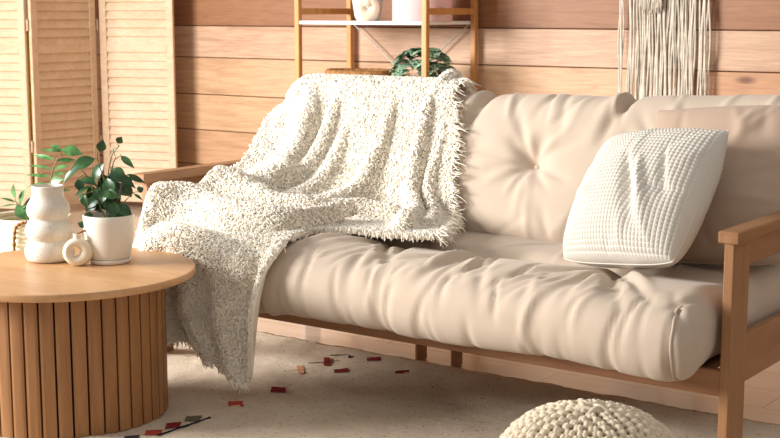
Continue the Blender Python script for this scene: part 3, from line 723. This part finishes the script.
V, F = tufts(P0+N0*.004, N0, T0, .0088, .0026, .9, seed=3, droop=.3)
tag(obj('boucle_loops', V, F, M_blanket, blk), kind='stuff')
# fringe along the right and lower edges
def edge_fringe(E, EN, OUT, count, L, seed):
    R_ = np.random.default_rng(seed); t = R_.uniform(0, len(E)-1, count)
    P_, N_, O_ = cr(E, t), cr(EN, t), cr(OUT, t); mb = MB()
    for a_, b_, c in zip(P_, N_, O_):
        c = c/np.linalg.norm(c); l_ = L*R_.uniform(.5, 1.3); w1, w2 = R_.normal(0, .45, 3), R_.normal(0, .5, 3)
        p = [a_-c*.01, a_+c*l_*.4+b_*.010+w1*l_*.3, a_+c*l_*.75+b_*.004+w1*l_*.5+w2*l_*.3, a_+c*l_+w1*l_*.5+w2*l_*.6]
        p = [x-np.array([0, 0, .18*l_*k*.4]) for k, x in enumerate(p)]
        p = [np.array([x[0], x[1], max(x[2], .02)]) for x in p]
        mb.tube(spline(p, 7), np.array([.0026, .0026, .0025, .0024, .0022, .002, .0012])*.68, 4)
    return mb
outR = np.tile(np.array([[1., -.25, 0]]), (NV-25, 1))
mb = edge_fringe(g[-1, 25:], n[-1, 25:], outR, 620, .030, 5)
NB = NU
outB = g[:, -1]-g[:, -8]; outB = outB/np.linalg.norm(outB, axis=1)[:, None]; 
m2 = edge_fringe(g[:, -1], n[:, -1], outB, 700, .013, 6); mb.add(m2.v, m2.f)
tag(mb.build('fringe', M_blanket, blk, True), kind='stuff')

# ------------------------------------------------------------------ pillows
def cushion(name, c, ex_, ey_, ez_, w_, h_, t_, mat, label, n=90, waffle=0, edgepow=.42, wr=0, seed=1, sag=0):
    """ex_,ey_ span the face, ez_ is the outward normal"""
    root = thing(name, label, 'pillow', tuple(c))
    ex_, ey_, ez_ = (np.array(v_, float) for v_ in (ex_, ey_, ez_)); R_ = np.random.default_rng(seed)
    a_ = np.linspace(-1, 1, n+1); U, W = np.meshgrid(a_, a_, indexing='ij')
    prof = (np.clip(1-U**2, 0, 1)**edgepow)*(np.clip(1-W**2, 0, 1)**edgepow)
    pin = 1-.035*(1-W**2)*np.abs(U)**3-.06*np.abs(U*W)**4*(W < 0); piw = 1-.035*(1-U**2)*np.abs(W)**3-.06*np.abs(U*W)**4*(W < 0)
    cr_ = np.zeros(U.shape)
    for k in range(wr):
        e = R_.choice([-1, 1]); 
        x0, y0 = R_.uniform(-.9, .9), e*.98
        if R_.random() < .5: x0, y0 = y0, x0
        cr_ += stroke(U, W, (x0, y0), (x0*.45+R_.normal(0, .15), y0*.45+R_.normal(0, .15)), .07, R_.choice([-1, 1])*.05)
    cr_ += soft(U, W, seed+3, .02, 2.5)
    if waffle: cr_ = cr_+stroke(U, W, (.0, .35), (.45, -.7), .10, -.16)+stroke(U, W, (.25, .3), (.62, -.6), .07, .12)+stroke(U, W, (.5, .5), (.75, -.3), .06, -.10)
    Vs = []
    for s_ in (1, -1):
        hh = t_/2*prof*(1+cr_*1.4)
        if waffle and s_ > 0 or waffle:
            cell = np.abs(np.sin(U*waffle*PI/2))*np.abs(np.sin(W*waffle*PI/2)); hh = hh+.0050*cell**.42*np.clip((1-np.maximum(abs(U), abs(W)))*14, 0, 1)
        Vs.append(c+(U*w_/2*piw)[..., None]*ex_+(W*h_/2*pin)[..., None]*ey_+(s_*hh)[..., None]*ez_-(sag*(1-W)**2/4*.03)[..., None]*np.array([0, 0, 0.]))
    I = np.arange((n+1)**2).reshape(n+1, n+1); K = (n+1)**2
    q = np.stack([I[:-1, :-1], I[1:, :-1], I[1:, 1:], I[:-1, 1:]], -1).reshape(-1, 4)
    V = np.concatenate([v_.reshape(-1, 3) for v_ in Vs])
    F = np.concatenate([q, q[:, ::-1]+K]) ; F = F.copy()
    bi = np.concatenate([I[:, 0], I[-1, 1:], I[-2::-1, -1], I[0, -2:0:-1]]); mp_ = np.arange(2*K); mp_[bi+K] = bi; F = mp_[F]
    obj('pillow_cover', V, F, mat, root)
    # sewn edge
    mb = MB(); ring = Vs[0].reshape(-1, 3)[bi]; ring = np.concatenate([ring, ring[:1]]); mb.tube(ring, .0028 if not waffle else .0022, 6, cap=False); mb.build('edge_seam', mat, root, True)
    return root
def frame(a_, l_, r_):
    e = np.array([math.cos(a_), math.sin(a_), 0]); nb = np.array([-math.sin(a_), math.cos(a_), 0]); up = np.array([0, 0, 1])*math.cos(l_)+nb*math.sin(l_)
    e2 = e*math.cos(r_)+up*math.sin(r_); up2 = -e*math.sin(r_)+up*math.cos(r_); return e2, up2, np.cross(e2, up2)
e1, e2, e3 = frame(-.375, .636, .15)
wp = cushion('waffle_pillow', np.array([-1.503, 3.214, .624]), e1, e2, e3, .395, .395, .225, M_waffle, 'white waffle weave square pillow leaning in front of the plain beige pillow', 324, 36, .46, 10, 4)
b1, b2, b3 = frame(-.10, .50, .09)
cushion('beige_pillow', np.array([-1.385, 3.445, .645]), b1, b2, b3, .46, .45, .20, M_pillow_beige, 'plain beige square pillow in the sofa corner behind the white waffle pillow', 90, 0, .42, 16, 9)

# ------------------------------------------------------------------ round slatted coffee table
TX, TY, TH = -2.84, 2.432, .411
tb = thing('coffee_table', 'round oak coffee table with a vertical slatted drum base', 'table', (TX, TY, 0))
mb = MB(); R0 = .354
mb.lathe([(R0-.004, TH-.02), (R0-.0012, TH-.0188), (R0, TH-.016), (R0, TH-.003), (R0-.001, TH-.0008), (R0-.0035, TH)], (TX, TY, 0), 160)
mb.build('tabletop', M_tabletop, tb)
tb.children[0].data.polygons.foreach_set('use_smooth', [len(p.vertices) == 4 for p in tb.children[0].data.polygons])
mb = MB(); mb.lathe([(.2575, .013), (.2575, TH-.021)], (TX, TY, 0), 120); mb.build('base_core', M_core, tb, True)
mb = MB(); NS = 42; rs = .270
for k in range(NS):
    a0 = 2*PI*k/NS; hw = PI/NS-.0100; V = []
    arc = [a0-hw+2*hw*i/5 for i in range(6)]
    for z_ in (.014, TH-.0205):
        for i, a_ in enumerate(arc):
            rr = rs-(.0012 if i in (0, 5) else 0); V.append((TX+rr*math.cos(a_), TY+rr*math.sin(a_), z_))
        for a_ in reversed(arc): V.append((TX+.258*math.cos(a_), TY+.258*math.sin(a_), z_))
    n_ = 12; Fq = [(i, (i+1) % n_, n_+(i+1) % n_, n_+i) for i in range(n_)]+[tuple(range(n_))[::-1], tuple(range(n_, 2*n_))]
    mb.add(V, Fq)
mb.build('slatted_drum', M_slat, tb)

# ------------------------------------------------------------------ things on the table
def at_table(x, y): return (x, y, TH+.0003)
VX, VY = -2.969, 2.492
prof = [(.046, 0), (.056, .003), (.0625, .014), (.0640, .030), (.0605, .048), (.0545, .059), (.0525, .064), (.0555, .070), (.0605, .082), (.0610, .096), (.0560, .112), (.0490, .122), (.0475, .127), (.0500, .133), (.0545, .142), (.0560, .155), (.0530, .168), (.0460, .182), (.0420, .194), (.0410, .206), (.0415, .222), (.0405, .2235), (.0375, .2225), (.0370, .20), (.038, .12), (.03, .03)]
mb = MB(); mb.lathe(spline([(a*1.07, b*.945) for a, b in prof], 110), at_table(VX, VY), 72); tag(mb.build('bubble_vase', M_speckle, None, True), 'tall speckled off white vase with three round bulges on the table', 'vase')
dn = ring_vase('donut_vase', at_table(-2.842, 2.478), YAW+.35, .0255, .0130, .0155, 1.06, M_cream, 'small cream donut shaped vase with a hole on the table front', (.0105, .010, .004), .30, 1.25)
# dried twig standing in the donut vase
tw = MB(); rv = np.array([math.cos(YAW), math.sin(YAW), 0])
c0 = np.array([-2.842, 2.478, TH])
tw.tube(spline([c0+[0, 0, .055], c0+[0, 0, .083], c0+rv*.012+[-.004, .01, .093], c0+rv*.030+[-.01, .02, .100], c0+rv*.043+[-.015, .03, .112]], 16), [.0022]*8+[.003, .0028, .0024, .002, .0018, .0016, .0012, .001], 7)
tag(tw.build('dried_twig', M_twig, None, True), 'short brown dried twig sticking out of the small donut vase', 'twig')
PXc, PYc = -2.81, 2.57
fp = thing('potted_ficus', 'leafy green ficus in a round white pot on the coffee table', 'potted plant', (PXc, PYc, TH))
mb = MB()
mb.lathe([(.048, .011), (.052, .012), (.0555, .016), (.060, .03), (.0655, .06), (.069, .09), (.0705, .115), (.0705, .1345), (.0695, .136), (.0665, .135), (.066, .118), (.05, .112)], (PXc, PYc, TH), 80); mb.build('pot', M_pot, fp, True)
mb = MB(); mb.lathe([(.052, .0003), (.0565, .002), (.058, .010), (.0575, .0125), (.055, .0128), (.054, .011)], (PXc, PYc, TH), 80); mb.build('saucer', M_pot, fp, True)
mb = MB(); mb.lathe([(.064, .108), (.064, .117), (.001, .122)], (PXc, PYc, TH), 48); mb.build('soil', M_soil, fp, True)
Rh = np.array([math.cos(YAW), math.sin(YAW), 0]); Dh = np.array([-math.sin(YAW), math.cos(YAW), 0]); Uz = np.array([0, 0, 1.])
FICUS = [(-0.029,-0.016,0.292,-0.096,-0.026,0.262,0.0262),(-0.017,-0.004,0.31,-0.007,-0.007,0.345,0.0186),(0.031,0.001,0.333,0.043,0.002,0.351,0.0146),(0.021,-0.003,0.306,0.027,-0.005,0.322,0.0082),(0.044,-0.026,0.301,0.084,-0.043,0.269,0.0128),(0.058,-0.006,0.248,0.107,-0.01,0.224,0.0116),(0.088,0.025,0.192,0.078,0.042,0.209,0.0128),(-0.083,0.018,0.259,-0.133,0.03,0.216,0.0204),(-0.011,0.016,0.277,-0.049,0.027,0.217,0.0233),(0.014,-0.017,0.261,0.059,-0.028,0.23,0.0303),(0.045,0.002,0.227,0.076,0.004,0.234,0.0116),(-0.078,-0.013,0.235,-0.068,-0.022,0.199,0.0186),(-0.07,-0.02,0.235,-0.022,-0.033,0.221,0.021),(-0.041,-0.024,0.219,-0.088,-0.039,0.185,0.0093),(0.002,-0.017,0.238,0.022,-0.029,0.188,0.028),(-0.029,0.026,0.223,-0.018,0.043,0.172,0.0233),(0.013,0.02,0.212,0.06,0.033,0.182,0.0303),(0.047,0.018,0.218,0.059,0.031,0.177,0.0151),(-0.053,0.018,0.213,-0.046,0.03,0.163,0.0245),(-0.059,-0.018,0.196,-0.074,-0.031,0.177,0.0116),(-0.066,-0.011,0.19,-0.054,-0.019,0.156,0.0163),(-0.031,0.008,0.174,-0.066,0.013,0.141,0.0221),(-0.042,0.014,0.168,-0.023,0.023,0.136,0.0175),(0.002,0.021,0.179,-0.019,0.035,0.14,0.021),(0.026,0.023,0.176,0.0,0.038,0.132,0.0186),(0.024,-0.025,0.173,0.017,-0.041,0.129,0.0233),(0.03,0.006,0.162,0.041,0.011,0.116,0.0245),(0.039,0.01,0.139,0.059,0.017,0.122,0.0186),(-0.066,0.0,0.137,-0.042,0.001,0.132,0.0087),(0.076,-0.019,0.195,0.102,-0.032,0.179,0.0058),(-0.035,-0.002,0.207,-0.019,-0.003,0.17,0.0198),(0.001,-0.025,0.202,0.038,-0.041,0.187,0.0198),(-0.022,0.026,0.244,-0.004,0.043,0.207,0.0175),(-0.058,0.022,0.196,-0.042,0.037,0.167,0.0175),(-0.058,-0.03,0.105,-0.08,-0.03,0.116,0.013)]
FSTEM = [[(-0.003,-0.0,0.1),(-0.005,-0.0,0.141),(-0.005,-0.0,0.181),(0.004,-0.0,0.256),(0.016,-0.0,0.302),(0.037,-0.0,0.327)],[(0.001,-0.0,0.1),(-0.007,-0.0,0.152),(-0.021,-0.0,0.198),(-0.057,0.0,0.244),(-0.074,-0.0,0.262)],[(0.004,-0.0,0.1),(0.003,-0.0,0.17),(-0.009,-0.0,0.233),(-0.022,-0.0,0.273),(-0.026,-0.0,0.307),(-0.015,-0.0,0.314)],[(0.0,-0.0,0.1),(0.012,-0.0,0.17),(0.014,-0.0,0.25),(0.02,-0.0,0.284),(0.039,0.0,0.299)],[(0.005,-0.0,0.1),(0.029,-0.0,0.181),(0.045,-0.0,0.233),(0.065,-0.0,0.227)],[(-0.001,-0.0,0.1),(-0.02,-0.0,0.152),(-0.046,-0.0,0.216)],[(0.004,-0.0,0.1),(0.031,0.0,0.152),(0.067,-0.0,0.193)]]
ZZ = [(0.043,-0.0,0.56,-0.002,0.003,0.582,0.0163),(0.042,-0.0,0.556,-0.04,-0.012,0.563,0.0111),(0.013,-0.0,0.523,-0.08,0.025,0.541,0.0134),(0.043,-0.0,0.564,0.126,0.004,0.545,0.0334),(0.021,-0.0,0.519,0.093,0.023,0.52,0.0134),(0.003,-0.0,0.485,-0.104,0.021,0.499,0.0119),(0.009,-0.0,0.486,0.073,0.001,0.501,0.0134),(-0.002,-0.0,0.457,-0.106,-0.005,0.464,0.0089),(0.002,-0.0,0.463,0.062,0.006,0.469,0.0104),(-0.005,-0.0,0.427,-0.1,-0.004,0.417,0.0119),(-0.007,-0.0,0.437,0.053,-0.02,0.448,0.0223),(-0.007,-0.0,0.404,0.048,-0.012,0.399,0.0104),(-0.008,-0.0,0.396,0.069,0.019,0.4,0.0119),(-0.148,-0.0,0.367,-0.146,-0.027,0.431,0.0208),(-0.133,-0.0,0.342,-0.098,-0.027,0.413,0.0223),(-0.105,-0.0,0.318,-0.082,0.008,0.38,0.0223),(-0.149,-0.0,0.355,-0.205,-0.013,0.373,0.0074),(-0.145,-0.0,0.345,-0.22,0.002,0.332,0.0059),(-0.145,-0.0,0.342,-0.106,-0.002,0.282,0.0342),(-0.125,-0.0,0.326,-0.085,-0.009,0.36,0.0149)]
ZSTEM = [[(-0.029,-0.0,0.181),(-0.016,-0.0,0.313),(-0.007,-0.0,0.425),(0.009,-0.0,0.494),(0.047,-0.0,0.56)],[(-0.053,-0.0,0.181),(-0.08,-0.0,0.247),(-0.102,-0.0,0.289),(-0.121,-0.0,0.326),(-0.149,-0.0,0.359)]]
_r = random.Random(31)
for _k in range(20):      # the inner leaves of the bush
    _a = _r.uniform(0, 6.28); _q = _r.uniform(.012, .05); _h = _r.uniform(.135, .25)
    FICUS.append((_q*.5*math.cos(_a), _q*.6*math.sin(_a), _h, _q*1.7*math.cos(_a), _q*1.1*math.sin(_a), _h-_r.uniform(.02, .045), _r.uniform(.015, .024)))
pc = np.array([PXc, PYc, TH]); W3 = lambda c, r_, d_, h_: c+Rh*r_+Dh*d_+Uz*h_
RL = random.Random(5)
def plant(par, c, leaves, stems, lm, sr, zmin=0, curl=.1):
    mb = MB(); ms = MB()
    for L_ in leaves:
        a_, b_ = W3(c, *L_[:3]), W3(c, *L_[3:6])
        # leaf faces the room with its own tilt
        up = -Dh*RL.uniform(.5, 1)+Uz*RL.uniform(.2, .9)+Rh*RL.uniform(-.45, .45)
        leaf(mb, a_, b_, L_[6]*1.42, up, curl, 10, .22)
    for s_ in stems:
        pts = spline([W3(c, *q) for q in s_], 22); ms.tube(pts, np.linspace(sr, sr*.45, 22), 7)
    # leaf stalks to the nearest stem point
    allp = np.concatenate([spline([W3(c, *q) for q in s_], 30) for s_ in stems])
    for L_ in leaves:
        a_ = W3(c, *L_[:3]); k = np.argmin(np.linalg.norm(allp-a_-[0, 0, -.01], axis=1)); b_ = allp[k]
        if .003 < np.linalg.norm(a_-b_) < .12: ms.tube(spline([b_, (a_+b_)/2+[0, 0, .004], a_], 7), sr*.4, 5)
    mb.build('foliage', lm, par, True); ms.build('stems', M_stem, par, True)
plant(fp, pc, FICUS, FSTEM, M_leaf, .0024)

# ------------------------------------------------------------------ zamia in a woven planter behind the table
zc = np.array([-4.2, 3.55, 0.]); bc = zc+Rh*-.09
zp = thing('zamia_plant', 'zamia plant with feathery stems in a pale woven planter behind the coffee table', 'potted plant', tuple(bc))
mb = MB()
for k in range(17):
    z_ = .012+k*.0175; t = np.linspace(0, 2*PI, 97); rr = .125+.027*(k/16)**.6+.0015*np.sin(t*30+k*PI)
    mb.tube(np.stack([bc[0]+rr*np.cos(t), bc[1]+rr*np.sin(t), np.full(97, z_)], -1), .0105, 8)
mb.build('woven_planter', M_basket, zp, True)
mb = MB(); mb.lathe([(.14, .20), (.14, .24), (.001, .25)], tuple(bc), 40); mb.build('soil', M_soil, zp, True)
mb = MB()
for sd in (1, -1):
    hp = [W3(zc, *q) for q in [(-.040, -.158*1, .262), (-.052, -.165, .290), (-.075, -.168, .297), (-.103, -.168, .280), (-.112, -.168, .24), (-.115, -.167, .19), (-.115, -.165, .175)]]
    if sd < 0: hp = [bc*2*np.array([1, 1, 0])-p*np.array([1, 1, 0])+p*np.array([0, 0, 1]) for p in hp]
    mb = MB(); hp = spline(hp, 60); mb.tube(hp+0.0, .0062+.0016*np.sin(np.arange(60)*1.3), 8); mb.build('rope_handle', M_rope, zp, True)
plant(zp, zc, ZZ, ZSTEM, M_zz, .0042, curl=.05)

# ------------------------------------------------------------------ knitted pouf
PC = np.array([-1.182, 2.322, 0]); PR, PH = .193, .315
pf = thing('knitted_pouf', 'round chunky knitted cream pouf on the rug in front of the sofa', 'pouf', tuple(PC))
def pouf_pt(az, t, off=0):
    """t: 0 top centre .. 1 bottom"""
    th_ = t*PI; e = 1.0
    r_ = (PR+off)*np.sign(np.sin(th_))*np.abs(np.sin(th_))**.88; z_ = .0125+PH/2+(PH/2+off)*np.sign(np.cos(th_))*np.abs(np.cos(th_))**.9
    return np.stack([PC[0]+r_*np.cos(az), PC[1]+r_*np.sin(az), z_+0*r_], -1)
n1, n2 = 80, 40; az, tt = np.meshgrid(np.linspace(0, 2*PI, n1, endpoint=False), np.linspace(.012, .97, n2), indexing='ij')
V = pouf_pt(az, tt, -.012).reshape(-1, 3); F = [(i*n2+j, i*n2+j+1, ((i+1) % n1)*n2+j+1, ((i+1) % n1)*n2+j) for i in range(n1) for j in range(n2-1)]
F += [tuple(i*n2 for i in range(n1)), tuple(i*n2+n2-1 for i in range(n1))[::-1]]
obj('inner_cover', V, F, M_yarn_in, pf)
RP = random.Random(8); mb = MB(); rows = 34
for k in range(rows):
    t0 = .035+.93*k/rows; t1 = t0+.93/rows*1.55
    circ = 2*PI*PR*math.sin(min(PI-.05, max(.05, (t0+.5/rows)*PI)))**.88
    nst = max(5, int(circ/.024)); ph = RP.random()*6
    for i in range(nst):
        a0 = ph+2*PI*i/nst; dw = 2*PI/nst
        for s_ in (-1, 1):
            jit = RP.uniform(-.08, .08)*dw
            ts = np.array([t0, (t0*2+t1)/3, (t0+t1*2)/3, t1]); az_ = np.array([a0+s_*dw*.06, a0+s_*dw*.34, a0+s_*dw*.38, a0+s_*dw*.10])+jit
            of = np.array([-.010, .0045, .0045, -.008])+RP.uniform(-.002, .002)
            p = np.array([pouf_pt(az_[q], min(ts[q], .985), of[q]) for q in range(4)])
            mb.tube(spline(p, 6), [.0035, .0052, .0060, .0060, .0052, .0036], 6)
for i in range(5):
    a0 = i*1.256; p = [pouf_pt(a0, .055, .002), pouf_pt(a0+.6, .02, .008), pouf_pt(a0+2.2, .035, .004)]
    mb.tube(spline(np.array(p), 8), .0065, 6)
tag(mb.build('knitted_yarn', M_yarn, pf, True), kind='stuff')
for q in (D.objects['knitted_yarn'],):
    cz = q.data
